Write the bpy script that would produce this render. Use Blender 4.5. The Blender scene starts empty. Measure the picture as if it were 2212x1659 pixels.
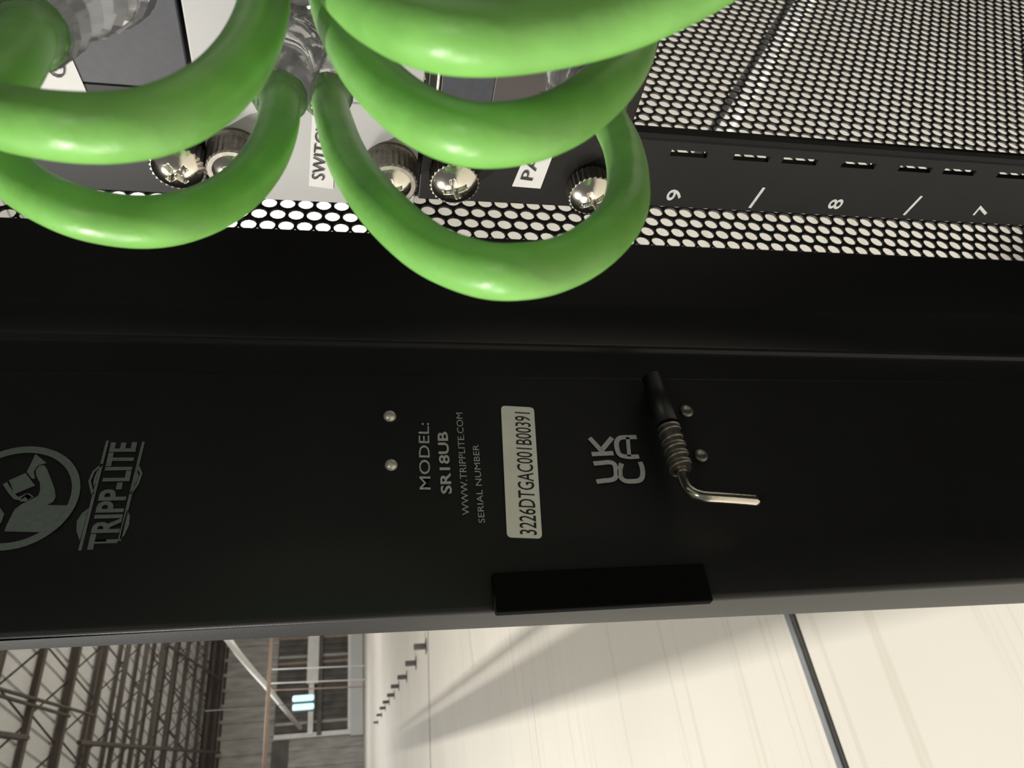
import bpy, bmesh, math, random
from mathutils import Vector, Matrix
random.seed(4)
scn = bpy.context.scene
C = scn.collection

# ------------------------------------------------------------------ camera, light, exposure
# World: X = right along the rack's front, Y = into the rack, Z = up.  The photographer held the
# phone sideways, so the camera is rolled and world-up points to the left of the picture.
F = 1696.068; CX = 1106.0; CY = 829.5; H = 0.6
M = Matrix(((0.16454470723954284, -0.5955029598091501, -0.7863213491811056),
            (-0.11668536806956646, -0.8033414018763585, 0.5839752708033075),
            (-0.9794434971951792, -0.004337843919307555, -0.20167205783699632)))
cam_data = bpy.data.cameras.new('camera'); cam = bpy.data.objects.new('camera', cam_data); C.objects.link(cam)
rot = Matrix((M.col[0], -M.col[1], -M.col[2])).transposed()
cam.matrix_world = Matrix.Translation((0, 0, H)) @ rot.to_4x4()
cam_data.sensor_fit = 'HORIZONTAL'; cam_data.sensor_width = 36.0
cam_data.lens = 36.0 * F / 2212.0
cam_data.clip_start = 0.005; cam_data.clip_end = 200
cam_data.dof.use_dof = True; cam_data.dof.focus_distance = 0.185; cam_data.dof.aperture_fstop = 52
scn.camera = cam

vs = scn.view_settings
vs.view_transform = 'Standard'; vs.look = 'None'; vs.gamma = 1.0; vs.use_curve_mapping = False
vs.exposure = 0.0

world = bpy.data.worlds.new('world'); scn.world = world; world.use_nodes = True
bg = world.node_tree.nodes['Background']
bg.inputs[0].default_value = (1.0, 0.97, 0.92, 1); bg.inputs[1].default_value = 0.12

def area(name, loc, target, size, size_y, power, col=(1, 0.97, 0.9), spread=180):
    d = bpy.data.lights.new(name, 'AREA'); d.shape = 'RECTANGLE'; d.size = size; d.size_y = size_y
    d.energy = power; d.color = col; d.spread = math.radians(spread)
    o = bpy.data.objects.new(name, d); C.objects.link(o)
    o.location = loc
    o.rotation_euler = (Vector(target) - Vector(loc)).to_track_quat('-Z', 'Y').to_euler()
    return o
area('bay_lamp_overhead', (-3.0, -4.0, 4.6), (-2.4, 0.5, 0), 0.045, 0.045, 450)
area('soft_fill_light', (-3.5, 1.5, 5.4), (-3.5, 1.5, 0), 4.0, 4.0, 70, (1, 0.98, 0.94))  # added soft fill from above, lifts the shadows on the floor
area('low_key_light', (-2.3, -2.9, 1.55), (-0.1, 0.1, 0.6), 1.3, 0.6, 70)  # added low key light on the cables from front left, not a ceiling fixture
area('bay_lamp_aisle', (1.6, -1.0, 2.2), (-0.1, 0.1, 0.6), 0.6, 0.6, 8)
area('bay_lamp_far', (-16.0, 2.0, 5.0), (-16.0, 2.5, 0), 6.0, 3.0, 225, (1, 0.99, 0.98))
area('bay_lamp_deep', (-27.0, 6.0, 4.9), (-27.0, 6.5, 0), 6.0, 3.0, 225, (1, 0.99, 0.98))

area('wall_fill_light', (-13.0, 9.0, 4.9), (-17.0, 14.5, 1.0), 4.0, 2.0, 650, (1, 0.98, 0.95))  # added light aimed at the white wall to brighten it behind the mesh

# ------------------------------------------------------------------ helpers
def ray(px, py):
    return M @ Vector(((px - CX) / F, (py - CY) / F, 1.0))
CAM = Vector((0, 0, H))
def onY(px, py, y):
    r = ray(px, py); return CAM + r * (y / r.y)
def onX(px, py, x):
    r = ray(px, py); return CAM + r * (x / r.x)
def onZ(px, py, z=0.0):
    r = ray(px, py); return CAM + r * ((z - H) / r.z)
def atd(px, py, zc):
    return CAM + ray(px, py) * zc

def mat(name, col, rough=0.5, metal=0.0, noise=None, bump=None, emit=None, trans=0.0, coat=0.0, ior=1.45, spec=0.5):
    m = bpy.data.materials.new(name); m.use_nodes = True
    nt = m.node_tree; b = nt.nodes['Principled BSDF']
    b.inputs['Base Color'].default_value = (*col, 1); b.inputs['Roughness'].default_value = rough
    b.inputs['Metallic'].default_value = metal; b.inputs['IOR'].default_value = ior
    b.inputs['Transmission Weight'].default_value = trans; b.inputs['Coat Weight'].default_value = coat
    b.inputs['Specular IOR Level'].default_value = spec
    tc = nt.nodes.new('ShaderNodeTexCoord')
    if noise:
        amount, scale, vec = noise
        mp = nt.nodes.new('ShaderNodeMapping'); mp.inputs['Scale'].default_value = vec
        nt.links.new(tc.outputs['Object'], mp.inputs[0])
        n = nt.nodes.new('ShaderNodeTexNoise'); n.inputs['Scale'].default_value = scale; n.inputs['Detail'].default_value = 5
        nt.links.new(mp.outputs[0], n.inputs[0])
        r = nt.nodes.new('ShaderNodeMapRange'); r.inputs[1].default_value = 0.3; r.inputs[2].default_value = 0.7
        r.inputs[3].default_value = 1 - amount; r.inputs[4].default_value = 1 + amount
        nt.links.new(n.outputs[0], r.inputs[0])
        mx = nt.nodes.new('ShaderNodeVectorMath'); mx.operation = 'SCALE'
        mx.inputs[0].default_value = col; nt.links.new(r.outputs[0], mx.inputs['Scale'])
        nt.links.new(mx.outputs[0], b.inputs['Base Color'])
    if bump:
        strength, scale, dist = bump
        n = nt.nodes.new('ShaderNodeTexNoise'); n.inputs['Scale'].default_value = scale; n.inputs['Detail'].default_value = 3
        nt.links.new(tc.outputs['Object'], n.inputs[0])
        bp = nt.nodes.new('ShaderNodeBump'); bp.inputs['Strength'].default_value = strength; bp.inputs['Distance'].default_value = dist
        nt.links.new(n.outputs[0], bp.inputs['Height']); nt.links.new(bp.outputs[0], b.inputs['Normal'])
    if emit:
        b.inputs['Emission Color'].default_value = (*emit[0], 1); b.inputs['Emission Strength'].default_value = emit[1]
    return m

MT = {
    'powder': mat('black_powder_coat', (0.012, 0.0125, 0.0125), 0.42, bump=(0.25, 2600, 0.0002), noise=(0.10, 40, (1, 1, 1))),
    'meshpaint': mat('black_mesh_paint', (0.010, 0.010, 0.010), 0.6, noise=(0.1, 60, (1, 1, 1))),
    'rail': mat('black_rail_paint', (0.008, 0.008, 0.008), 0.42, spec=0.25, noise=(0.12, 80, (1, 1, 1))),
    'device_black': mat('black_ear_paint', (0.009, 0.008, 0.0075), 0.42, spec=0.25, noise=(0.1, 90, (1, 1, 1))),
    'slate': mat('slate_face', (0.030, 0.031, 0.041), 0.5, noise=(0.15, 700, (1, 1, 1))),
    'taupe': mat('taupe_face', (0.05, 0.042, 0.039), 0.5, noise=(0.08, 500, (1, 1, 1))),
    'silver': mat('silver_grey_paint', (0.36, 0.355, 0.355), 0.38, noise=(0.02, 60, (1, 1, 1))),
    'steel': mat('bright_steel', (0.80, 0.76, 0.66), 0.16, 1.0, bump=(0.15, 900, 0.0002)),
    'knurl': mat('knurled_steel', (0.24, 0.22, 0.19), 0.5, 1.0, noise=(0.2, 800, (1, 1, 1))),
    'dull': mat('dull_steel', (0.30, 0.29, 0.26), 0.42, 0.9, noise=(0.2, 600, (1, 1, 1))),
    'rivet': mat('pale_rivet', (0.75, 0.72, 0.64), 0.35, 0.6, noise=(0.1, 900, (1, 1, 1))),
    'green': mat('green_jacket', (0.20, 0.48, 0.105), 0.36, bump=(0.3, 260, 0.0006), noise=(0.10, 150, (1, 1, 1)), coat=0.0),
    'clear': mat('clear_plastic', (1.0, 1.0, 1.0), 0.07, trans=0.95, ior=1.33),
    'paper': mat('white_label', (0.58, 0.57, 0.56), 0.6, noise=(0.03, 200, (1, 1, 1))),
    'serialpaper': mat('cream_label', (0.82, 0.82, 0.73), 0.6, noise=(0.03, 200, (1, 1, 1))),
    'ink': mat('black_ink', (0.02, 0.02, 0.02), 0.6, noise=(0.1, 300, (1, 1, 1))),
    'whiteink': mat('white_print', (0.42, 0.42, 0.41), 0.6, noise=(0.25, 1500, (1, 1, 1))),
    'railink': mat('rail_print', (0.45, 0.45, 0.44), 0.6, noise=(0.12, 1200, (1, 1, 1))),
    'logoink': mat('grey_green_print', (0.135, 0.165, 0.15), 0.6, noise=(0.12, 900, (1, 1, 1))),
    'foam': mat('black_foam', (0.004, 0.004, 0.004), 0.9, noise=(0.2, 900, (1, 1, 1)), spec=0.1),
    'jointgrey': mat('joint_strip', (0.22, 0.23, 0.24), 0.5, noise=(0.15, 40, (1, 1, 1))),
    'jointdark': mat('joint_gap', (0.045, 0.042, 0.038), 0.8, noise=(0.1, 40, (1, 1, 1))),
    'deck': mat('pale_deck', (0.68, 0.68, 0.67), 0.6, noise=(0.05, 4, (1, 8, 1))),
    'joist': mat('dark_joist', (0.075, 0.06, 0.05), 0.6, noise=(0.2, 3, (1, 1, 1))),
    'farwall': mat('taupe_wall', (0.42, 0.40, 0.37), 0.7, noise=(0.25, 1.2, (1, 4, 1))),
    'slat': mat('dark_slat', (0.11, 0.10, 0.09), 0.6, noise=(0.35, 2, (1, 1, 1))),
    'white': mat('white_paint', (0.85, 0.84, 0.80), 0.5, noise=(0.05, 4, (1, 1, 1))),
    'tan': mat('tan_steel', (0.34, 0.25, 0.19), 0.6, noise=(0.1, 4, (1, 1, 1))),
    'lamp': mat('cool_lamp', (0.6, 0.9, 1.0), 0.5, emit=((0.42, 0.82, 0.9), 0.9)),
    'stub': mat('grey_post', (0.12, 0.115, 0.11), 0.6, noise=(0.1, 10, (1, 1, 1))),
}

def floor_material():
    m = bpy.data.materials.new('cream_floor'); m.use_nodes = True
    nt = m.node_tree; b = nt.nodes['Principled BSDF']; b.inputs['Roughness'].default_value = 0.55
    tc = nt.nodes.new('ShaderNodeTexCoord')
    mp = nt.nodes.new('ShaderNodeMapping'); mp.inputs['Scale'].default_value = (46, 0.9, 1)
    mp.inputs['Rotation'].default_value = (0, 0, math.radians(4))
    nt.links.new(tc.outputs['Object'], mp.inputs[0])
    n = nt.nodes.new('ShaderNodeTexNoise'); n.inputs['Scale'].default_value = 1.0; n.inputs['Detail'].default_value = 2
    n.inputs['Distortion'].default_value = 0.4
    nt.links.new(mp.outputs[0], n.inputs[0])
    r = nt.nodes.new('ShaderNodeValToRGB')
    e = r.color_ramp.elements
    e[0].position = 0.36; e[0].color = (0.655, 0.61, 0.525, 1); e[1].position = 0.42; e[1].color = (0.71, 0.672, 0.595, 1)
    nt.links.new(n.outputs[0], r.inputs[0])
    n2 = nt.nodes.new('ShaderNodeTexNoise'); n2.inputs['Scale'].default_value = 1.6; n2.inputs['Detail'].default_value = 6
    nt.links.new(tc.outputs['Object'], n2.inputs[0])
    mr = nt.nodes.new('ShaderNodeMapRange'); mr.inputs[1].default_value = 0.3; mr.inputs[2].default_value = 0.7
    mr.inputs[3].default_value = 0.95; mr.inputs[4].default_value = 1.04
    nt.links.new(n2.outputs[0], mr.inputs[0])
    mx = nt.nodes.new('ShaderNodeVectorMath'); mx.operation = 'SCALE'
    nt.links.new(r.outputs[0], mx.inputs[0]); nt.links.new(mr.outputs[0], mx.inputs['Scale'])
    nt.links.new(mx.outputs[0], b.inputs['Base Color'])
    return m
MT['floor'] = floor_material()

def link(o, parent=None):
    C.objects.link(o)
    if parent is not None: o.parent = parent
    return o
def obj(name, bm, m, parent=None, smooth=False, loc=None):
    me = bpy.data.meshes.new(name); bm.to_mesh(me); bm.free()
    for p in me.polygons: p.use_smooth = smooth
    o = bpy.data.objects.new(name, me); me.materials.append(MT[m] if isinstance(m, str) else m)
    link(o, parent)
    if parent is not None: o.matrix_parent_inverse = Matrix.Translation(-parent.location) if parent.type == 'EMPTY' or parent.location.length else Matrix()
    return o
def tag(o, label=None, cat=None, group=None, kind=None):
    if label: o['label'] = label
    if cat: o['category'] = cat
    if group: o['group'] = group
    if kind: o['kind'] = kind
    return o
def thing(name, label, cat, loc, group=None):
    o = bpy.data.objects.new(name, None); o.empty_display_size = 0.01; C.objects.link(o); o.location = loc
    return tag(o, label, cat, group)

def add_box(bm, lo, hi, bev=0.0):
    lo = Vector(lo); hi = Vector(hi)
    r = bmesh.ops.create_cube(bm, size=1.0)
    vsx = r['verts']
    for v in vsx:
        v.co = Vector([lo[i] + (v.co[i] + 0.5) * (hi[i] - lo[i]) for i in range(3)])
    if bev > 0:
        es = list({e for v in vsx for e in v.link_edges})
        bmesh.ops.bevel(bm, geom=es, offset=bev, segments=2, affect='EDGES', profile=0.5)
def frame_of(d):
    d = d.normalized(); a = Vector((0, 0, 1)) if abs(d.z) < 0.9 else Vector((1, 0, 0))
    u = d.cross(a).normalized(); return u, d.cross(u).normalized()
def add_tube(bm, pts, rad, seg=12, cap=True):
    pts = [Vector(p) for p in pts]; n = len(pts)
    rads = rad if isinstance(rad, (list, tuple)) else [rad] * n
    u = None; rings = []
    for i, p in enumerate(pts):
        t = (pts[min(i + 1, n - 1)] - pts[max(i - 1, 0)]).normalized()
        if u is None: u, _ = frame_of(t)
        u = (u - t * u.dot(t)).normalized(); w = t.cross(u)
        rings.append([bm.verts.new(p + (u * math.cos(2 * math.pi * k / seg) + w * math.sin(2 * math.pi * k / seg)) * rads[i]) for k in range(seg)])
    for a, b in zip(rings, rings[1:]):
        for k in range(seg):
            bm.faces.new((a[k], a[(k + 1) % seg], b[(k + 1) % seg], b[k]))
    if cap:
        bm.faces.new(rings[0][::-1]); bm.faces.new(rings[-1])
def add_poly(bm, pts, flip=False):
    vsx = [bm.verts.new(p) for p in pts]
    if flip: vsx.reverse()
    return bm.faces.new(vsx)
def add_prism(bm, pts, d):
    """closed outline pts extruded by vector d"""
    a = [bm.verts.new(p) for p in pts]; b = [bm.verts.new(Vector(p) + d) for p in pts]
    n = len(a)
    bm.faces.new(a[::-1]); bm.faces.new(b)
    for k in range(n): bm.faces.new((a[k], a[(k + 1) % n], b[(k + 1) % n], b[k]))
def catmull(pts, n=8):
    out = []
    P = [pts[0] + (pts[0] - pts[1])] + list(pts) + [pts[-1] + (pts[-1] - pts[-2])]
    for i in range(1, len(P) - 2):
        for k in range(n):
            t = k / n; a, b, c, d = P[i - 1], P[i], P[i + 1], P[i + 2]
            out.append(0.5 * ((2 * b) + (c - a) * t + (2 * a - 5 * b + 4 * c - d) * t * t + (3 * b - a - 3 * c + d) * t ** 3))
    out.append(P[-2]); return out

# flat print on a surface.  'side' = the frame's inner face (text runs to +Y, faces +X);
# 'front' = faces -Y (text runs to +X).
XS = -0.1868
def text_obj(s, kind, plane, p0, p1, ptop, m, parent, name, bold=0.0, thick=0.00012):
    """p0,p1: pixel of baseline start and end, ptop: pixel at cap height above the start"""
    fn = (lambda p: onX(p[0], p[1], plane)) if kind == 'side' else (lambda p: onY(p[0], p[1], plane))
    A, B, T = fn(p0), fn(p1), fn(ptop)
    cu = bpy.data.curves.new(name, 'FONT'); cu.body = s; cu.size = 1.0; cu.offset = bold; cu.resolution_u = 3
    tmp = bpy.data.objects.new(name, cu); C.objects.link(tmp)
    bpy.context.view_layer.update()
    me = bpy.data.meshes.new_from_object(tmp.evaluated_get(bpy.context.evaluated_depsgraph_get()))
    bpy.data.objects.remove(tmp); 
    xs = [v.co.x for v in me.vertices]; x0, x1 = min(xs), max(xs)
    e = (B - A); right = Vector((0, 1, 0)) if kind == 'side' else Vector((1, 0, 0))
    nrm = Vector((1, 0, 0)) if kind == 'side' else Vector((0, -1, 0))
    ex = e.normalized(); ey = nrm.cross(ex).normalized()
    sx = e.length / (x1 - x0); sy = (T - A).dot(ey) / 0.73
    for v in me.vertices:
        v.co = A + ex * ((v.co.x - x0) * sx) + ey * (v.co.y * sy) + nrm * thick
    o = bpy.data.objects.new(name, me); me.materials.clear(); me.materials.append(MT[m]); link(o, parent)
    if parent is not None: o.matrix_parent_inverse = Matrix.Translation(-parent.location)
    return o
def stroke(bm, pts, w, nrm, lift, closed=False):
    """ribbon of width w along world points lying in a plane with normal nrm"""
    n = len(pts); L = []; R = []
    for i in range(n):
        if closed: t = pts[(i + 1) % n] - pts[i - 1]
        else: t = pts[min(i + 1, n - 1)] - pts[max(i - 1, 0)]
        t.normalize(); s = nrm.cross(t).normalized() * (w / 2)
        L.append(bm.verts.new(pts[i] + s + nrm * lift)); R.append(bm.verts.new(pts[i] - s + nrm * lift))
    for i in range(n if closed else n - 1):
        j = (i + 1) % n; bm.faces.new((L[i], R[i], R[j], L[j]))

# ------------------------------------------------------------------ the building
def struct(name, bm, m, label=None, parent=None):
    o = obj(name, bm, m, parent)
    if parent is None: o['kind'] = 'structure'
    if label: o['label'] = label
    return o
XW = -35.0     # far wall
ZC = H + 5.72  # roof deck
bm = bmesh.new(); add_box(bm, (-36, -12, -0.2), (14, 26, 0.0))
floor = struct('floor', bm, 'floor', 'pale cream concrete floor seen below the rack')
bm = bmesh.new()
for k in range(95):          # ribbed steel deck
    y = -12 + k * 0.4
    add_box(bm, (-36, y, ZC), (-4, y + 0.33, ZC + 0.05))
add_box(bm, (-36, -12, ZC + 0.05), (-4, 26, ZC + 0.1))
ceiling = struct('ceiling', bm, 'deck', 'pale ribbed roof deck carried on dark open web joists')
def joist(x, m):
    bm = bmesh.new()
    zb = H + 5.0; zt = H + 5.62
    add_box(bm, (x - 0.07, -11, zb), (x + 0.07, 25.5, zb + 0.09)); add_box(bm, (x - 0.05, -11, zt), (x + 0.05, 25.5, zt + 0.07))
    o = obj('joist', bm, m, ceiling)
    bm = bmesh.new(); y = -11.0; up = False
    while y < 25:
        a = (x, y, zt if up else zb + 0.04); y2 = y + 0.62; b = (x, y2, zb + 0.04 if up else zt)
        add_tube(bm, [a, b], 0.019, 5, False); y = y2; up = not up
    w = bpy.data.objects.new('web_rod', bpy.data.meshes.new('web_rod')); bm.to_mesh(w.data); bm.free(); w.data.materials.append(MT[m]); link(w, o)
    w['kind'] = 'stuff'
for k in range(15): joist(-10.95 - 1.72 * k, 'joist')
def bridging(px0, px1, h, r=0.03):
    bm = bmesh.new(); add_tube(bm, [onZ(*px0, H + h), onZ(*px1, H + h)], r, 6); obj('bridging_rod', bm, 'joist', ceiling)
bridging((-20, 1483), (206, 1546), 4.97); bridging((-20, 1497), (150, 1547), 5.0)
bridging((171, 1604), (475, 1626), 4.95, 0.05); bridging((-20, 1584), (58, 1594), 4.95, 0.05)
bridging((360, 1392), (480, 1470), 4.95, 0.045)

# far wall with ribs
def wp(px, py, x=XW + 0.02): return onX(px, py, x)
bm = bmesh.new(); add_box(bm, (XW - 0.2, -12, 0), (XW, 26, ZC))
wall = struct('wall_left', bm, 'farwall', 'distant taupe metal wall below the roof deck')
y0 = wp(700, 1659).y - 3; y1 = wp(700, 1370).y + 2
y = y0
while y < y1:                # ribs of the cladding
    bm = bmesh.new(); add_box(bm, (XW, y, 0.0), (XW + 0.06, y + 0.14, ZC)); obj('wall_rib', bm, 'farwall', wall); y += 0.62
bm = bmesh.new(); add_box(bm, (XW, y0 - 2, H + 5.15), (XW + 0.25, y1 + 2, H + 5.7)); obj('eave_beam', bm, 'joist', wall)
bm = bmesh.new(); add_box(bm, (XW, 14.5, 0), (8, 14.7, ZC)); struct('wall_back', bm, 'white', 'white painted wall seen through the mesh')
# big dark slatted opening with white frame
A = wp(592, 1592); B = wp(754, 1378)
lo = Vector((XW, min(A.y, B.y), min(A.z, B.z))); hi = Vector((XW + 0.1, max(A.y, B.y) + 2.0, max(A.z, B.z)))
door = None
bm = bmesh.new(); add_box(bm, (XW + 0.03, lo.y, lo.z), (XW + 0.09, hi.y, hi.z)); door = obj('door_1', bm, 'slat'); tag(door, 'dark slatted roll door with white frame in the far wall', kind='structure')
y = lo.y + 0.1
while y < hi.y:
    bm = bmesh.new(); add_box(bm, (XW + 0.09, y, lo.z + 0.03), (XW + 0.15, y + 0.11, hi.z - 0.03)); o = obj('slat', bm, random.choice(('slat', 'slat', 'farwall', 'slat', 'tan')), door); y += 0.27
bm = bmesh.new(); add_box(bm, (XW + 0.1, lo.y - 0.16, lo.z - 0.12), (XW + 0.2, hi.y, lo.z + 0.04)); add_box(bm, (XW + 0.1, lo.y - 0.16, lo.z + 0.04), (XW + 0.2, lo.y + 0.02, hi.z)); obj('door_frame', bm, 'white', door)
bm = bmesh.new(); a = wp(667, 1372); b = wp(688, 1480); add_box(bm, (XW + 0.2, b.y, b.z), (XW + 0.4, a.y, a.z)); obj('door_panel', bm, 'white', door)
bm = bmesh.new(); a = wp(690, 1372); b = wp(694, 1590); add_box(bm, (XW + 0.2, b.y, b.z), (XW + 0.3, a.y, a.z)); obj('rail', bm, 'slat', door)
bm = bmesh.new(); a = wp(668, 1480); b = wp(676, 1590); add_box(bm, (XW + 0.2, b.y, b.z), (XW + 0.3, a.y, a.z)); obj('rail', bm, 'white', door)
# dark doorway left of it
bm = bmesh.new(); a = wp(588, 1604); b = wp(619, 1700); add_box(bm, (XW + 0.06, b.y, b.z), (XW + 0.12, a.y, a.z)); o = obj('window_1', bm, 'slat'); tag(o, 'dark opening in the lower far wall', kind='structure')
# low partition on the lower far wall
bm = bmesh.new(); a = wp(758, 1372); b = wp(782, 1590); add_box(bm, (XW + 0.1, b.y, 0.02), (XW + 0.3, a.y, a.z)); o = obj('baseboard_left', bm, 'deck'); tag(o, kind='structure')

# conduits and beams far back
def far_tube(name, pts, r, m, label, cat):
    bm = bmesh.new(); P = [onX(px, py, x) for px, py, x in pts]; add_tube(bm, P, r, 8); o = obj(name, bm, m, smooth=True); tag(o, label, cat); return o
far_tube('crane_beam', [(587, 1360, -24), (569, 1700, -24)], 0.06, 'tan', 'tan horizontal beam running across in front of the far wall', 'beam')
far_tube('air_duct', [(488, 1375, -20), (515, 1412, -22), (545, 1448, -24), (572, 1478, -26), (610, 1526, -30), (648, 1572, -34)], 0.085, 'white', 'white duct slanting down from the roof joists to the far door', 'duct')
for i, (py, lab) in enumerate(((1444, 'thin pale pipe hanging down beside the far door, rightmost of three'), (1474, 'thin pale pipe crossing the far door, second of three'), (1489, 'thin brownish pipe crossing the far door, leftmost of three'))):
    far_tube('hanging_pipe', [(585, py + 2, -28), (790, py - 6, -28)], 0.022, 'deck' if i < 2 else 'tan', lab, 'pipe')
# twin lamp
L0 = onX(632, 1503, -27); L1 = onX(678, 1531, -27)
t = thing('ceiling_light', 'twin bluish white lamp hanging before the far roll door', 'lamp', (-27, (L0.y + L1.y) / 2, L0.z))
bm = bmesh.new(); add_box(bm, (-27.2, L1.y - 0.02, L1.z - 0.02), (-27.1, L0.y + 0.02, L0.z + 0.02)); obj('housing', bm, 'slat', t)
for a, b in ((1502, 1512), (1521, 1531)):
    p = onX(632, a, -27); q = onX(678, b, -27)
    bm = bmesh.new(); add_box(bm, (-27.1, q.y, q.z), (-27.0, p.y, p.z), 0.05); obj('lamp_tube', bm, 'lamp', t)
bm = bmesh.new(); add_tube(bm, [(-27.15, t.location.y, L0.z), (-27.15, t.location.y, ZC)], 0.012, 6); obj('hanger', bm, 'slat', t)

# floor joints
def strip(name, p0, p1, w, h, m, label, off=0.0):
    a = onZ(*p0); b = onZ(*p1); d = (b - a).normalized(); s = Vector((-d.y, d.x, 0)) * (w / 2); o_ = Vector((-d.y, d.x, 0)) * off
    a = a - d * 0.0 + o_; b = b + o_
    bm = bmesh.new(); add_prism(bm, [a - s, b - s, b + s, a + s], Vector((0, 0, h))); bmesh.ops.recalc_face_normals(bm, faces=bm.faces)
    o = obj(name, bm, m); tag(o, label, kind='structure'); return o
strip('trim_1', (1672, 1240), (1830, 1690), 0.0125, 0.003, 'jointgrey', 'grey metal joint strip let into the cream floor')
strip('trim_2', (1684, 1240), (1842, 1690), 0.006, 0.0015, 'jointdark', 'dark gap along the grey joint strip')
strip('trim_3', (924, 1340), (931, 1700), 0.05, 0.002, 'jointgrey', 'thin grey floor joint far across the floor')
strip('trim_4', (1146, 1490), (1172, 1700), 0.018, 0.001, 'deck', 'faint pale floor joint')
strip('trim_5', (1480, 390), (1780, -90), 0.035, 0.004, 'jointdark', 'dark floor joint seen through the mesh')
strip('trim_6', (1500, 390), (1800, -90), 0.03, 0.006, 'white', 'bright metal edge beside the dark floor joint')
# row of short posts
chain = [(921, 1396), (899, 1432), (879, 1462), (862, 1482), (852, 1501), (841, 1516), (833, 1529), (825, 1544), (817, 1560)]
for px, py in chain:
    a = onZ(px, py)
    k = chain.index((px, py)); nth = ['nearest', 'second nearest', 'third nearest', 'fourth nearest', 'middle', 'fourth farthest', 'third farthest', 'second farthest', 'farthest'][k]
    t = thing('floor_post', f'short dark floor post, {nth} of the nine receding toward the far wall', 'post', a, 'short posts along the far floor')
    hgt = 0.10
    bm = bmesh.new(); add_box(bm, a + Vector((-0.02, -0.02, 0.004)), a + Vector((0.02, 0.02, hgt)), 0.004); obj('post', bm, 'stub', t)
    bm = bmesh.new(); add_box(bm, a + Vector((-0.05, -0.05, 0)), a + Vector((0.05, 0.05, 0.006))); obj('base_plate', bm, 'stub', t)
# overhead cable tray (above the aisle, it throws the long shadows on the floor)
Lp = Vector((-3.0, -4.0, 4.6)); zt = H + 1.5
dr = Vector((-0.9816, 0.191, 0)); pr = Vector((-dr.y, dr.x, 0))
tray = thing('cable_tray', 'overhead cable ladder along the aisle, outside the picture', 'tray', (-4, -1, zt))
def tray_bar(px, py, w, thick=0.02):
    S = onZ(px, py); tt = (Lp.z - zt) / Lp.z
    P = Lp + (S - Lp) * tt; k = -(P.x + 0.4) / dr.x
    a = P + dr * ((-1.2 - P.x) / dr.x); b = P + dr * ((-11 - P.x) / dr.x)
    s = pr * (w / 2)
    bm = bmesh.new(); add_prism(bm, [a - s, b - s, b + s, a + s], Vector((0, 0, thick))); bmesh.ops.recalc_face_normals(bm, faces=bm.faces)
    obj('tray_rail', bm, 'dull', tray)
tray_bar(1588, 1352, 0.040); tray_bar(1440, 1352, 0.012); tray_bar(1310, 1350, 0.012); tray_bar(1170, 1362, 0.008)
for k in range(3):
    a = Lp + (onZ(1588, 1352) - Lp) * ((Lp.z - zt) / Lp.z); a = a + dr * (1.5 + 3 * k)
    bm = bmesh.new(); add_tube(bm, [a + Vector((0, 0, 0.02)), Vector((a.x, a.y, ZC))], 0.004, 6); obj('hanger', bm, 'dull', tray)

# ------------------------------------------------------------------ the rack
Z0, Z1 = 0.05, 1.05
rack = thing('rack_cabinet', 'black steel rack cabinet with perforated side and printed inner frame', 'rack', (0, 0.3, 0))
# frame post, profile traced through two rows (left and right picture edge)
def lin(p0, p1, plane, val):
    fn = onX if plane == 'x' else onY
    a = fn(0, p0, val); b = fn(2212, p1, val)
    def at(z):
        t = (z - a.z) / (b.z - a.z); return (a.x + (b.x - a.x) * t, a.y + (b.y - a.y) * t)
    return at
YF = 0.0687
RB = 0.0016
prof = [lin(1405, 1303, 'y', YF)]
_o = lin(1366, 1261, 'x', XS)
for k in range(6):
    th_ = k / 5 * math.pi / 2
    prof.append(lambda z, th_=th_: (XS - RB + RB * math.sin(th_), YF + RB - RB * math.cos(th_)))
prof += [lin(1152, 1150, 'x', XS), lin(1149, 1147, 'x', XS - 0.0002), lin(806, 828, 'x', XS - 0.0002), lin(803, 825, 'x', XS - 0.0012),
         lin(736, 786, 'x', XS - 0.0012), lin(730, 780, 'x', XS - 0.0009), lin(722, 772, 'x', XS + 0.0002), lin(717, 766, 'x', XS + 0.0004)]
YM = (CAM + M @ (Vector((8.67538168, -17.60440993, 54.73650404)) * 0.006)).y - 12 * 1.0610878 * 0.8660254 * 0.006 - 0.5 * 0.006
def post(z):
    P = [f(z) for f in prof]
    yb = P[-1][1]
    P += [(XS, yb + 0.001)]
    m_ = lin(655, 690, 'x', XS)(z); P += [(XS, m_[1]), (XS + 0.0005, m_[1] + 0.0012), (XS + 0.0007, m_[1] + 0.003)]
    P += [(XS + 0.0012, YM - 0.0006), (XS + 0.0008, YM), (XS - 0.013, YM)]
    return P
bm = bmesh.new()
zs = [Z0, 0.3, H - 0.35, H, H + 0.3, Z1]
rings = [[bm.verts.new((x, y, z)) for x, y in post(z)] for z in zs]
for a, b in zip(rings, rings[1:]):
    n = len(a)
    for k in range(n): bm.faces.new((a[k], a[(k + 1) % n], b[(k + 1) % n], b[k]))
bm.faces.new(rings[0]); bm.faces.new(rings[-1][::-1]); bmesh.ops.recalc_face_normals(bm, faces=bm.faces)
frame = obj('front_post', bm, 'powder', rack, smooth=True); frame.data.set_sharp_from_angle(angle=math.radians(28)); frame['label'] = 'black powder coated inner frame face with print'

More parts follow.
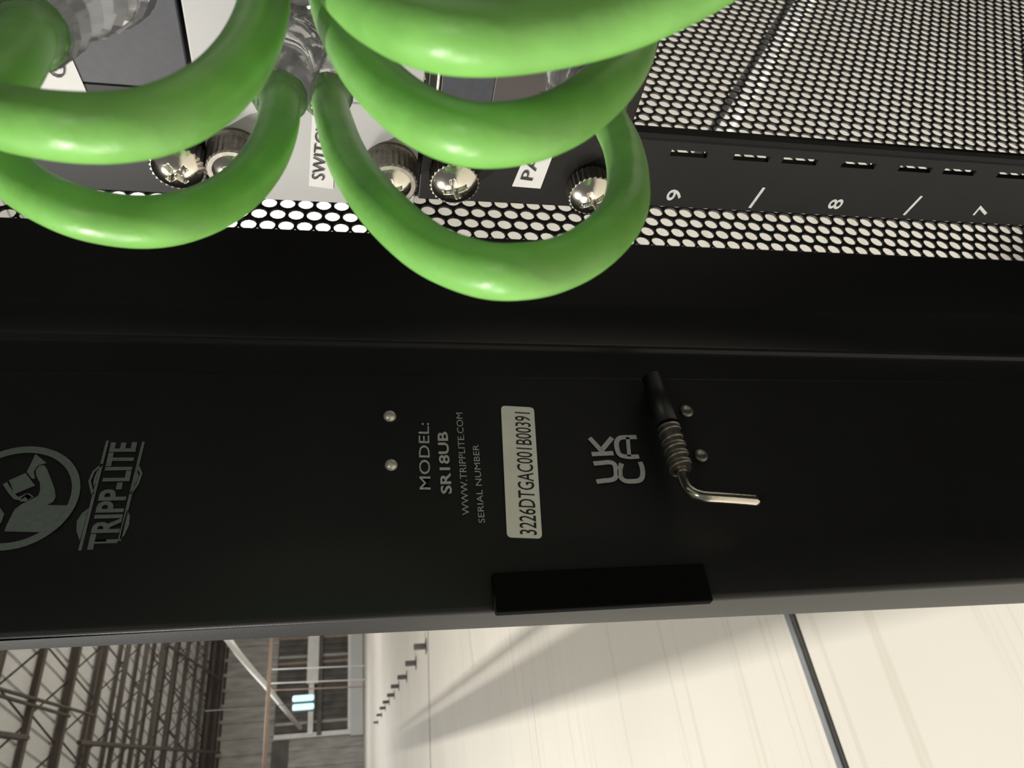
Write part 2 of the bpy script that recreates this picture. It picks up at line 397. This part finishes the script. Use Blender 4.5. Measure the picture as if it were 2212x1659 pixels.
# perforated side panel: real holes
PITCH = 0.006
O = CAM + M @ (Vector((8.67538168, -17.60440993, 54.73650404)) * PITCH)
KY = 1.0610878 * 0.8660254 * PITCH
th = 0.0009
hexo = []
cx_, cy1, cy2 = 0.5 * PITCH, 0.3235 * PITCH, 0.5955 * PITCH
corners = [(cx_, -cy1), (cx_, cy1), (0, cy2), (-cx_, cy1), (-cx_, -cy1), (0, -cy2)]
for i in range(6):
    a = corners[i]; b = corners[(i + 1) % 6]; hexo.append(a); hexo.append(((a[0] + b[0]) / 2, (a[1] + b[1]) / 2))
rh = 0.44 * PITCH
verts = []; faces = []
j = -12
while True:
    y = O.y + j * KY
    if y > 0.74: break
    i0 = int(((O.z) - (H + 0.16)) / PITCH) ; zi = O.z - (j % 2) * PITCH / 2
    i = i0
    while True:
        z = zi - i * PITCH; i += 1
        if z < 0.09: break
        if z > H + 0.16: continue
        b = len(verts)
        for (du, dv) in hexo: verts.append((XS, y + dv, z + du))
        for (du, dv) in hexo:
            L = math.hypot(du, dv); verts.append((XS, y + dv / L * rh, z + du / L * rh))
        for (du, dv) in hexo:
            L = math.hypot(du, dv); verts.append((XS - th, y + dv / L * rh, z + du / L * rh))
        for k in range(12):
            k2 = (k + 1) % 12
            faces.append((b + k, b + k2, b + 12 + k2, b + 12 + k)); faces.append((b + 12 + k, b + 12 + k2, b + 24 + k2, b + 24 + k))
    j += 1
me = bpy.data.meshes.new('mesh_panel'); me.from_pydata(verts, [], faces); me.update(); me.materials.append(MT['meshpaint'])
mp_ = bpy.data.objects.new('perforated_panel', me); link(mp_, rack); mp_.matrix_parent_inverse = Matrix.Translation(-rack.location)
mp_['label'] = 'black perforated steel side panel with round holes'
bm = bmesh.new(); yend = y
add_box(bm, (XS - 0.012, 0.738, Z0), (XS + 0.002, 0.77, Z1)); obj('rear_post', bm, 'powder', rack)
bm = bmesh.new(); add_box(bm, (XS - 0.0012, 0.19, H + 0.157), (XS + 0.001, 0.75, Z1)); obj('side_panel', bm, 'powder', rack)
bm = bmesh.new(); add_box(bm, (XS - 0.003, 0.19, Z0), (XS + 0.001, 0.75, 0.092)); obj('side_panel', bm, 'powder', rack)
bm = bmesh.new(); add_box(bm, (XS - 0.012, 0.07, Z1), (0.40, 0.77, Z1 + 0.003)); obj('top_panel', bm, 'powder', rack)
bm = bmesh.new(); add_box(bm, (XS - 0.012, 0.07, Z0 - 0.003), (0.40, 0.77, Z0)); obj('bottom_panel', bm, 'powder', rack)
bm = bmesh.new(); add_box(bm, (0.388, 0.07, Z0), (0.40, 0.77, Z1)); obj('side_panel', bm, 'powder', rack)
for x in (XS, 0.37):
    for y in (0.11, 0.73):
        bm = bmesh.new(); add_tube(bm, [(x + 0.01, y, 0), (x + 0.01, y, 0.012)], 0.02, 16); add_tube(bm, [(x + 0.01, y, 0.012), (x + 0.01, y, Z0)], 0.006, 10); obj('levelling_foot', bm, 'dull', rack)

# mounting rail with square holes (U positions from the printed marks)
YR = 0.1455
XL, XR = -0.1213, -0.1012
U9 = onY(1453, 422, YR).z; U8 = onY(1803, 440, YR).z
UP = 0.04445
def uz(n): return U8 + (n - 8) * UP      # centre height of unit n
hz = []
for n in range(0, 22):
    for d in (-0.015875, 0, 0.015875):
        z = uz(n) + d
        if Z0 + 0.01 < z < Z1 - 0.01: hz.append(z)
hz.sort()
bm = bmesh.new(); hs = 0.0046; hx0, hx1 = -0.1063, -0.1046
cuts = [Z0 + 0.002]
for z in hz: cuts += [z - hs, z + hs]
cuts.append(Z1 - 0.002)
tk = 0.0016
add_box(bm, (XL, YR, cuts[0]), (hx0, YR + tk, cuts[-1])); add_box(bm, (hx1, YR, cuts[0]), (XR + 0.0012, YR + tk, cuts[-1]))
for k in range(0, len(cuts), 2): add_box(bm, (hx0, YR, cuts[k]), (hx1, YR + tk, cuts[k + 1]))
add_box(bm, (XL, YR + tk, cuts[0]), (XL + tk, YR + 0.012, cuts[-1]))       # rear going flange
add_tube(bm, [(XR, YR + 0.0009, cuts[0]), (XR, YR + 0.0009, cuts[-1])], 0.0016, 10)
rail = obj('mounting_rail', bm, 'rail', rack); rail['label'] = 'black mounting rail with printed unit numbers and square holes'
def sub(o, parent):     # re-parent keeping place (parent sits at identity under the rack)
    o.parent = parent; o.matrix_parent_inverse = Matrix(); return o
for s, p0, p1, pt, nm in (('9', (1466, 433.5), (1476, 409.5), (1434, 433.5), 'unit_number'), ('8', (1812, 451.5), (1825, 430), (1782, 451.5), 'unit_number'), ('7', (2126, 466), (2144, 445), (2097, 466), 'unit_number')):
    o = text_obj(s, 'front', YR, (p0[0], p0[1]), p1, pt, 'railink', None, nm, 0.01); sub(o, rail); o.parent = rail
for a, b in (((1619, 448.5), (1650.5, 404.7)), ((1952, 464), (1991, 423))):
    bm = bmesh.new(); stroke(bm, [onY(*a, YR), onY(*b, YR)], 0.0008, Vector((0, -1, 0)), 0.0001)
    o = obj('unit_tick', bm, 'railink'); sub(o, rail)
# fix world placement of rail's children: rail mesh is in world space with the rack's inverse, so identity is right

# edge foam block
a = onX(1068, 1318, XS); b = onX(1535, 1300, XS); c = onX(1068, 1243, XS)
bm = bmesh.new(); add_box(bm, (XS - 0.0005, YF - 0.0012, b.z), (XS + 0.0022, c.y, a.z), 0.0006); obj('edge_pad', bm, 'foam', rack)['label'] = 'dull black pad on the front edge'

# prints on the frame
N = Vector((1, 0, 0))
XT = XS
text_obj('MODEL:', 'side', XT, (930, 1058), (926, 914), (905, 1058), 'whiteink', rack, 'printed_text', 0.004)
text_obj('SR18UB', 'side', XT, (975.5, 1067), (966, 933), (952, 1067), 'railink', rack, 'printed_text', 0.022)
text_obj('WWW.TRIPPLITE.COM', 'side', XT, (1014, 1113), (998.5, 892), (998, 1113), 'whiteink', rack, 'printed_text')
text_obj('SERIAL NUMBER', 'side', XT, (1047.5, 1130), (1033.5, 961), (1033, 1130), 'whiteink', rack, 'printed_text')
# serial sticker
c = [onX(*p, XS) for p in ((1082, 877), (1153, 881), (1171, 1164), (1095, 1161))]
def rounded(c, r=0.14, n=5):
    out = []
    for i in range(4):
        p, q, s = c[i - 1], c[i], c[(i + 1) % 4]
        L = min((p - q).length, (s - q).length) * r
        a = q + (p - q).normalized() * L; b = q + (s - q).normalized() * L
        for k in range(n + 1):
            t = k / n; out.append((1 - t) ** 2 * a + 2 * t * (1 - t) * q + t * t * b)
    return out
bm = bmesh.new(); add_prism(bm, rounded(c), Vector((0.0002, 0, 0))); bmesh.ops.recalc_face_normals(bm, faces=bm.faces)
stk = obj('serial_label', bm, 'serialpaper', rack)
o = text_obj('3226DTGAC001B00391', 'side', XT, (1159, 1157), (1144, 893), (1121, 1157), 'ink', None, 'printed_text', 0.004, 0.0003); sub(o, stk)
# UKCA mark, drawn as strokes
def S(cx_, cy_): return onX(780 + cx_ / 2.404, 820 + cy_ / 2.404, XS)
def poly(pts, n=1): return [S(*p) for p in pts]
def arcpts(pts): return catmull([S(*p) for p in pts], 4)
bm = bmesh.new(); W = 0.00145; LF = 0.0001
stroke(bm, arcpts([(1222, 531), (1260, 526), (1300, 521), (1322, 506), (1322, 465), (1314, 440), (1290, 430), (1250, 433), (1207, 437)]), W, N, LF)        # U
stroke(bm, poly([(1310, 383), (1197, 388)]), W, N, LF)                                                                    # K stem
stroke(bm, poly([(1256, 380), (1186, 303)]), W, N, LF); stroke(bm, poly([(1248, 368), (1303, 302)]), W, N, LF)
stroke(bm, arcpts([(1352, 523), (1350, 470), (1346, 438)]), 0.0001, N, LF)
stroke(bm, arcpts([(1352, 436), (1344, 470), (1347, 505), (1370, 526), (1410, 529), (1448, 522), (1462, 495), (1458, 455), (1448, 428)]), W, N, LF)     # C
stroke(bm, arcpts([(1443, 400), (1390, 402), (1345, 392), (1329, 360), (1327, 325), (1345, 303), (1390, 300), (1430, 299)]), W, N, LF)                  # A
stroke(bm, poly([(1384, 300), (1392, 400)]), W * 0.8, N, LF)
obj('certification_mark', bm, 'railink', rack)
# round emblem
def Q(x, y): return onX(x / 3.16, 900 + y / 3.16, XS)
def circ3(a, b, c):
    ax, ay, bx, by, cx2, cy2_ = a.y, a.z, b.y, b.z, c.y, c.z
    d = 2 * (ax * (by - cy2_) + bx * (cy2_ - ay) + cx2 * (ay - by))
    ux = ((ax * ax + ay * ay) * (by - cy2_) + (bx * bx + by * by) * (cy2_ - ay) + (cx2 * cx2 + cy2_ * cy2_) * (ay - by)) / d
    uy = ((ax * ax + ay * ay) * (cx2 - bx) + (bx * bx + by * by) * (ax - cx2) + (cx2 * cx2 + cy2_ * cy2_) * (bx - ax)) / d
    return ux, uy, math.hypot(ax - ux, ay - uy)
uy_, uz_, ur = circ3(Q(250, 207), Q(548, 440), Q(0, 918))
bm = bmesh.new(); rw = 0.0019
stroke(bm, [Vector((XS, uy_ + (ur - rw / 2) * math.cos(a * math.pi / 32), uz_ + (ur - rw / 2) * math.sin(a * math.pi / 32))) for a in range(64)], rw, N, LF + 0.00008, True)
add_poly(bm, [Q(*p) + N * LF for p in [(492, 606), (400, 606), (322, 604), (362, 585), (380, 552), (375, 500), (350, 430), (318, 350), (300, 332), (268, 337), (244, 370), (250, 410), (272, 450), (276, 500), (262, 540), (205, 572), (150, 597), (100, 635), (72, 690), (45, 745), (30, 785), (340, 792), (425, 690)]])
add_poly(bm, [Q(*p) + N * LF for p in [(243, 256), (320, 318), (262, 334), (232, 375), (240, 425), (218, 425), (183, 378), (210, 325)]])
add_poly(bm, [Q(*p) + N * LF for p in [(62, 436), (176, 386), (240, 472), (100, 530)]])
stroke(bm, [Q(*p) for p in [(34, 455), (70, 512), (108, 556), (135, 560), (178, 536), (205, 560)]], 0.0010, N, LF)
add_poly(bm, [Q(*p) + N * LF for p in [(150, 552), (196, 522), (232, 548), (180, 582), (135, 580)]])
add_poly(bm, [Q(*p) + N * LF for p in [(-80, 600), (0, 620), (30, 665), (10, 725), (-80, 745)]])
bmesh.ops.recalc_face_normals(bm, faces=bm.faces)
for f_ in bm.faces:
    if f_.normal.x < 0: f_.normal_flip()
bmesh.ops.triangulate(bm, faces=bm.faces)
obj('printed_emblem', bm, 'logoink', rack)['label'] = 'grey printed ring emblem with a bent arm'
# maker's banner
text_obj('TRIPP-LITE', 'side', XT, Q2 := (785 / 3.16, 900 + 905 / 3.16), (930 / 3.16, 900 + 175 / 3.16), (592 / 3.16, 900 + 905 / 3.16), 'logoink', rack, 'printed_text', 0.03)
bm = bmesh.new()
stroke(bm, [Q(735, 165), Q(545, 915)], 0.0007, N, LF); stroke(bm, [Q(980, 172), Q(815, 850)], 0.0007, N, LF)
stroke(bm, [Q(700, 325), Q(640, 375), Q(612, 440), Q(625, 500), Q(636, 530)], 0.0006, N, LF)
stroke(bm, [Q(672, 370), Q(650, 420), Q(645, 470)], 0.0005, N, LF)
stroke(bm, [Q(940, 330), Q(965, 390), Q(940, 460), Q(890, 530)], 0.0006, N, LF); stroke(bm, [Q(932, 370), Q(940, 410), Q(915, 470)], 0.0005, N, LF)
add_poly(bm, [Q(*p) + N * LF for p in [(606, 625), (560, 660), (525, 715), (522, 780), (545, 850), (565, 780)]], True)
add_poly(bm, [Q(*p) + N * LF for p in [(866, 632), (888, 680), (882, 740), (850, 810), (815, 845), (838, 740)]])
for f_ in bm.faces:
    f_.normal_update()
    if f_.normal.x < 0: f_.normal_flip()
obj('banner_outline', bm, 'logoink', rack)

# rivets: two bright, two hollow
def rivet(px, py, rpx, m, hollow):
    c = onX(px, py, XS); zc = (c - CAM).dot(M.col[2]); r = rpx * zc / F
    bm = bmesh.new(); rings = []
    prof_ = [(1.0, 0), (0.98, 0.25), (0.8, 0.42), (0.62, 0.42), (0.5, 0.15), (0.0, 0.12)] if hollow else [(1, 0), (0.95, 0.25), (0.75, 0.5), (0.4, 0.66), (0, 0.7)]
    for rr, h in prof_:
        if rr == 0: rings.append([bm.verts.new(c + Vector((h * r, 0, 0)))]); continue
        rings.append([bm.verts.new(c + Vector((h * r, math.cos(k * math.pi / 10) * rr * r, math.sin(k * math.pi / 10) * rr * r))) for k in range(20)])
    for a, b in zip(rings, rings[1:]):
        for k in range(20):
            if len(b) == 1: bm.faces.new((a[k], a[(k + 1) % 20], b[0]))
            else: bm.faces.new((a[k], a[(k + 1) % 20], b[(k + 1) % 20], b[k]))
    bmesh.ops.recalc_face_normals(bm, faces=bm.faces)
    return obj('rivet', bm, m, rack, smooth=True)
rivet(842, 899.5, 14, 'rivet', False); rivet(845, 1005, 14, 'rivet', False)
rivet(1482.5, 889, 15, 'dull', True); rivet(1513.5, 985, 15.5, 'dull', True)

# spring hinge pin
pin = thing('hinge_pin', 'bent steel spring hinge pin standing off the printed frame', 'hinge pin', onX(1452, 950, XS))
xp = XS + 0.0065
def hp(px, py, dx=0.0): return onX(px, py, xp + dx)
bm = bmesh.new(); add_tube(bm, [hp(1408, 815), hp(1443, 917)], 0.0031, 24); obj('barrel', bm, 'powder', pin, smooth=True)
bm = bmesh.new(); add_tube(bm, [hp(1443, 918), hp(1444, 921)], 0.0034, 24); obj('collar', bm, 'foam', pin)
A_, B_ = hp(1444.5, 924), hp(1472, 1017)
bm = bmesh.new(); d = B_ - A_; pts = []; rr = []
for k in range(41):
    t = k / 40; pts.append(A_ + d * t); ph = (t * 4.9) % 1.0
    rr.append(0.0030 if ph > 0.1 else 0.0034)
add_tube(bm, pts, rr, 24); obj('spring_sleeve', bm, 'knurl', pin, smooth=False)
bm = bmesh.new(); dn_ = d.normalized(); u_, w_ = frame_of(dn_); pts = []
for k in range(5 * 16 + 1):
    t = k / 80; a = k / 16 * 2 * math.pi; pts.append(A_ + d * t + (u_ * math.cos(a) + w_ * math.sin(a)) * 0.0031)
add_tube(bm, pts, 0.0004, 6); obj('spring', bm, 'dull', pin, smooth=True)
bm = bmesh.new()
cp = catmull([hp(1472, 1017), hp(1479, 1040, 0.0003), hp(1490, 1060, 0.001), hp(1514, 1072, 0.002), hp(1560, 1076, 0.0025), hp(1600, 1079, 0.0025), hp(1636, 1082, 0.0025)], 5)
add_tube(bm, cp, 0.00165, 16); obj('pin_handle', bm, 'steel', pin, smooth=True)
bm = bmesh.new(); add_box(bm, onX(1425, 880, XS) + Vector((0, -0.004, -0.004)), onX(1425, 880, XS) + Vector((0.004, 0.008, 0.003))); obj('bracket', bm, 'powder', pin)

# ------------------------------------------------------------------ devices in the rack
YD = 0.1435   # front of ears
def device(name, label, cat, ztop, zbot, m, xl, face_m=None, yf=YD, body='device_black'):
    zm = (ztop + zbot) / 2
    t = thing(name, label, cat, (0.1, YD, zbot))
    g = 0.0004
    bm = bmesh.new(); add_box(bm, (xl, YD, zbot + g), (XR + 0.004, YD + 0.0018, ztop - g), 0.0003); obj('rack_ear', bm, m, t)
    bm = bmesh.new(); add_box(bm, (XR + 0.004, yf, zbot + g), (0.345, YD + 0.0018, ztop - g), 0.0003); obj('front_panel', bm, face_m or m, t)
    bm = bmesh.new(); add_box(bm, (XR + 0.003, YD + 0.0018, zbot + 0.001), (0.344, 0.42, ztop - 0.001)); obj('body', bm, body, t)
    return t
ZA = onY(925, 131, YD).z; ZB = onY(1365, 285, YD).z; ZT = onY(385, 0, YD).z
switch = device('network_switch', 'silver grey switch between two black units, marked SWITCH', 'switch', ZT, ZA, 'silver', -0.1238)
patch = device('patch_bay', 'black patch panel below the silver switch, label starting PA', 'patch panel', ZA, ZB, 'device_black', -0.1213)
upper = device('rack_unit', 'slate fronted unit above the silver switch', 'rack unit', ZT + 0.0445, ZT, 'device_black', -0.1235, 'slate')
# recessed port field of the patch panel (slate half and taupe half)
def fp(px, py, y=YD): return onY(px, py, y)
a = fp(953, 180); b = fp(1068, 180); c_ = fp(1190, 180)
x0, x1 = -0.0955, 0.2
def face_box(name, xa, xb, za, zb, m, parent, d=0.0006, bev=0.0002):
    bm = bmesh.new(); add_box(bm, (min(xa, xb), YD - d, min(za, zb)), (max(xa, xb), YD, max(za, zb)), bev); return obj(name, bm, m, parent)
face_box('trim_line', x0, x1, fp(943, 180).z, fp(949, 180).z, 'steel', patch, 0.0007)
face_box('port_field', x0, x1, a.z, b.z, 'slate', patch); face_box('port_field', x0, x1, b.z, c_.z, 'taupe', patch)
face_box('port_tab', fp(1163, 208).x, fp(1163, 197).x, fp(1163, 203).z, fp(1203, 203).z, 'white', patch, 0.0012)
# switch ports behind the boots
for k in range(4):
    z = (ZT + ZA) / 2; x = -0.072 + k * 0.014
    for s in (1, -1):
        face_box('port', x, x + 0.011, z + s * 0.0035, z + s * 0.0125, 'ink', switch, 0.0005)
# labels
def sticker(name, quad, parent, y=YD):
    bm = bmesh.new(); add_prism(bm, [onY(*p, y) + Vector((0, -0.00005, 0)) for p in quad], Vector((0, -0.0002, 0))); bmesh.ops.recalc_face_normals(bm, faces=bm.faces)
    return obj(name, bm, 'paper', parent)
sticker('paper_label', [(1106, 401), (1167, 406), (1200, 318), (1143, 312)], patch)
text_obj('PATCH', 'front', YD, (1149, 388), (1203, 238), (1120, 387), 'ink', patch, 'printed_text', 0, 0.0005)
lb = [(667, 400), (720, 407), (724, 190), (677, 190)]
sticker('paper_label', lb, switch)
text_obj('SWITCH', 'front', YD, (700, 387), (712, 262), (671, 386), 'ink', switch, 'printed_text', 0, 0.0005)
sticker('paper_label', [(95, 260), (215, 260), (150, 112), (45, 112)], upper)
o = text_obj('C', 'front', YD, (146, 168), (140, 132), (104, 168), 'ink', upper, 'printed_text', -0.012, 0.0005)

# screws
def screw(px, py, r, ln, collar, parent, roll=0.3):
    c = onY(px, py, YD); D = Vector((0, -1, 0))
    def ring(bm, y, rad, n, ph=0.0, alt=0.0):
        return [bm.verts.new(c + Vector((math.cos(ph + 2 * math.pi * k / n) * (rad + (alt if k % 2 else 0)), -y, math.sin(ph + 2 * math.pi * k / n) * (rad + (alt if k % 2 else 0))))) for k in range(n)]
    def loft(bm, R):
        for a, b in zip(R, R[1:]):
            n = len(a)
            for k in range(n): bm.faces.new((a[k], a[(k + 1) % n], b[(k + 1) % n], b[k]))
    n = 56
    bm = bmesh.new()
    if collar:
        R = [ring(bm, 0, r * 1.07, n), ring(bm, 0.0008, r * 1.07, n), ring(bm, 0.0012, r * 1.02, n), ring(bm, 0.0018, r, n, 0, -0.0002)]
        R += [ring(bm, ln, r, n, 0, -0.0002), ring(bm, ln + 0.0003, r * 0.92, n), ring(bm, ln + 0.0003, r * 0.70, n)]
    else:
        R = [ring(bm, 0, r * 0.93, n), ring(bm, 0.0006, r * 0.98, n, 0, 0.0004), ring(bm, ln, r * 0.98, n, 0, 0.0004), ring(bm, ln + 0.0002, r * 0.9, n)]
    loft(bm, R); bmesh.ops.recalc_face_normals(bm, faces=bm.faces)
    t = obj('thumbscrew', bm, 'knurl', parent)
    # domed cross-slot head
    hr = r * (0.80 if collar else 0.97); hh = hr * (0.38 if collar else 0.42); y0_ = ln + 0.0001
    bm = bmesh.new(); NR, NS = 44, 144; grid = []
    for i in range(NR + 1):
        q = i / NR; row = []
        for k in range(NS):
            a = 2 * math.pi * k / NS; x = math.cos(a) * q; z = math.sin(a) * q
            h = hh * (1 - q ** 2.3)
            xr = x * math.cos(roll) + z * math.sin(roll); zr = -x * math.sin(roll) + z * math.cos(roll)
            m1 = (abs(xr) < 0.11 and abs(zr) < 0.52) or (abs(zr) < 0.11 and abs(xr) < 0.52)
            if m1: h -= hh * 0.75
            row.append(bm.verts.new(c + Vector((x * hr, -(y0_ + h), z * hr))))
            if i == 0: row = [row[0]] ; break
        grid.append(row)
    for i in range(NR):
        a, b = grid[i], grid[i + 1]
        for k in range(NS):
            if len(a) == 1: bm.faces.new((a[0], b[k], b[(k + 1) % NS]))
            else: bm.faces.new((a[k], a[(k + 1) % NS], b[(k + 1) % NS], b[k]))
    bmesh.ops.recalc_face_normals(bm, faces=bm.faces)
    h_ = obj('screw_head', bm, 'steel', None, smooth=True); h_.parent = t; h_.matrix_parent_inverse = Matrix()
    return t
screw(390, 334, 0.0053, 0.0045, False, upper, 0.7)
screw(509, 326, 0.0054, 0.0066, True, switch, 0.5)
screw(843, 357, 0.0057, 0.0066, True, switch, 0.2)
screw(979, 370, 0.0053, 0.0045, False, patch, 0.35)
screw(1272, 396, 0.0053, 0.0045, False, patch, 0.6)

# ------------------------------------------------------------------ green cables
RC = 0.0031
def cable(label, pts, boots):
    """pts: (px, py, apparent width in px)"""
    P = [atd(px, py, F * 2 * RC / w) for px, py, w in pts]
    Q_ = catmull(P, 12)
    t = thing('patch_cable', label, 'cable', Q_[len(Q_) // 2], 'green patch cables looping out of the rack')
    bm = bmesh.new(); add_tube(bm, Q_, RC, 28); obj('jacket', bm, 'green', t, smooth=True)
    for end, (bx, by) in boots:
        p = Q_[0] if end == 0 else Q_[-1]; q = Q_[2] if end == 0 else Q_[-3]
        dirn = (p - q).normalized()
        tip = onY(bx, by, YD)
        # clear ribbed boot
        c1 = p - dirn * 0.004; mid = p + dirn * 0.006
        L = catmull([c1, p + dirn * 0.001, mid.lerp(tip, 0.35), tip + Vector((0, -0.006, 0)), tip + Vector((0, -0.0005, 0))], 7)
        rr = []
        for k in range(len(L)):
            s = k / (len(L) - 1); base = 0.0039 + 0.0026 * min(1, s * 1.8)
            rr.append(base * (1.0 if k % 2 else 0.86))
        bm = bmesh.new(); add_tube(bm, L, rr, 14); obj('clear_boot', bm, 'clear', t, smooth=True)
        bm = bmesh.new(); add_box(bm, tip + Vector((-0.0058, -0.006, 0.0042)), tip + Vector((0.0058, -0.0003, 0.0062)), 0.0004); obj('latch', bm, 'clear', t)
    return t
cable('green cable forming the lowest right loop, its loop down to the bare black frame',
      [(706, 200, 74), (722, 260, 80), (745, 330, 90), (785, 400, 100), (850, 475, 110), (930, 540, 116), (1030, 580, 122), (1120, 587, 124), (1210, 570, 118), (1290, 525, 112), (1345, 460, 104), (1357, 390, 92), (1345, 320, 84), (1318, 262, 78), (1300, 220, 74)],
      [(0, (690, 75)), (1, (1250, 120))])
cable('green cable forming the lowest left loop under the wider left loop',
      [(-150, 140, 100), (-90, 240, 104), (-20, 330, 108), (60, 405, 110), (160, 455, 114), (270, 478, 114), (370, 474, 112), (460, 444, 106), (530, 395, 100), (578, 330, 94), (602, 260, 88), (606, 200, 82)],
      [(1, (632, 70))])
cable('green cable forming the middle right loop with dark printing along its edge',
      [(708, -60, 92), (716, 0, 96), (738, 60, 104), (785, 140, 116), (850, 210, 126), (920, 258, 134), (1000, 288, 138), (1080, 292, 138), (1170, 275, 134), (1250, 235, 128), (1320, 175, 118), (1362, 115, 104), (1375, 60, 94), (1372, 20, 88)],
      [(0, (700, -200)), (1, (1330, -60))])
cable('green cable forming the wide left loop above the lowest left one',
      [(-190, 150, 120), (-100, 215, 132), (-20, 245, 140), (60, 264, 146), (150, 275, 150), (240, 276, 150), (330, 262, 148), (420, 225, 142), (490, 170, 132), (540, 100, 122), (566, 30, 112), (575, -40, 104), (576, -90, 98)],
      [(1, (600, -220))])
cable('thick green cable across the top, nearest to the viewer',
      [(640, -190, 110), (700, -100, 124), (770, -10, 138), (850, 45, 148), (940, 76, 154), (1040, 84, 156), (1150, 76, 154), (1260, 56, 152), (1360, 28, 150), (1460, -15, 148), (1560, -70, 146), (1660, -150, 140)],
      [])
cable('dark green cable end in the upper left corner entering a clear boot',
      [(-200, 330, 150), (-110, 275, 146), (-40, 215, 140), (10, 160, 134), (42, 110, 126), (68, 62, 116)],
      [(1, (260, -70))])
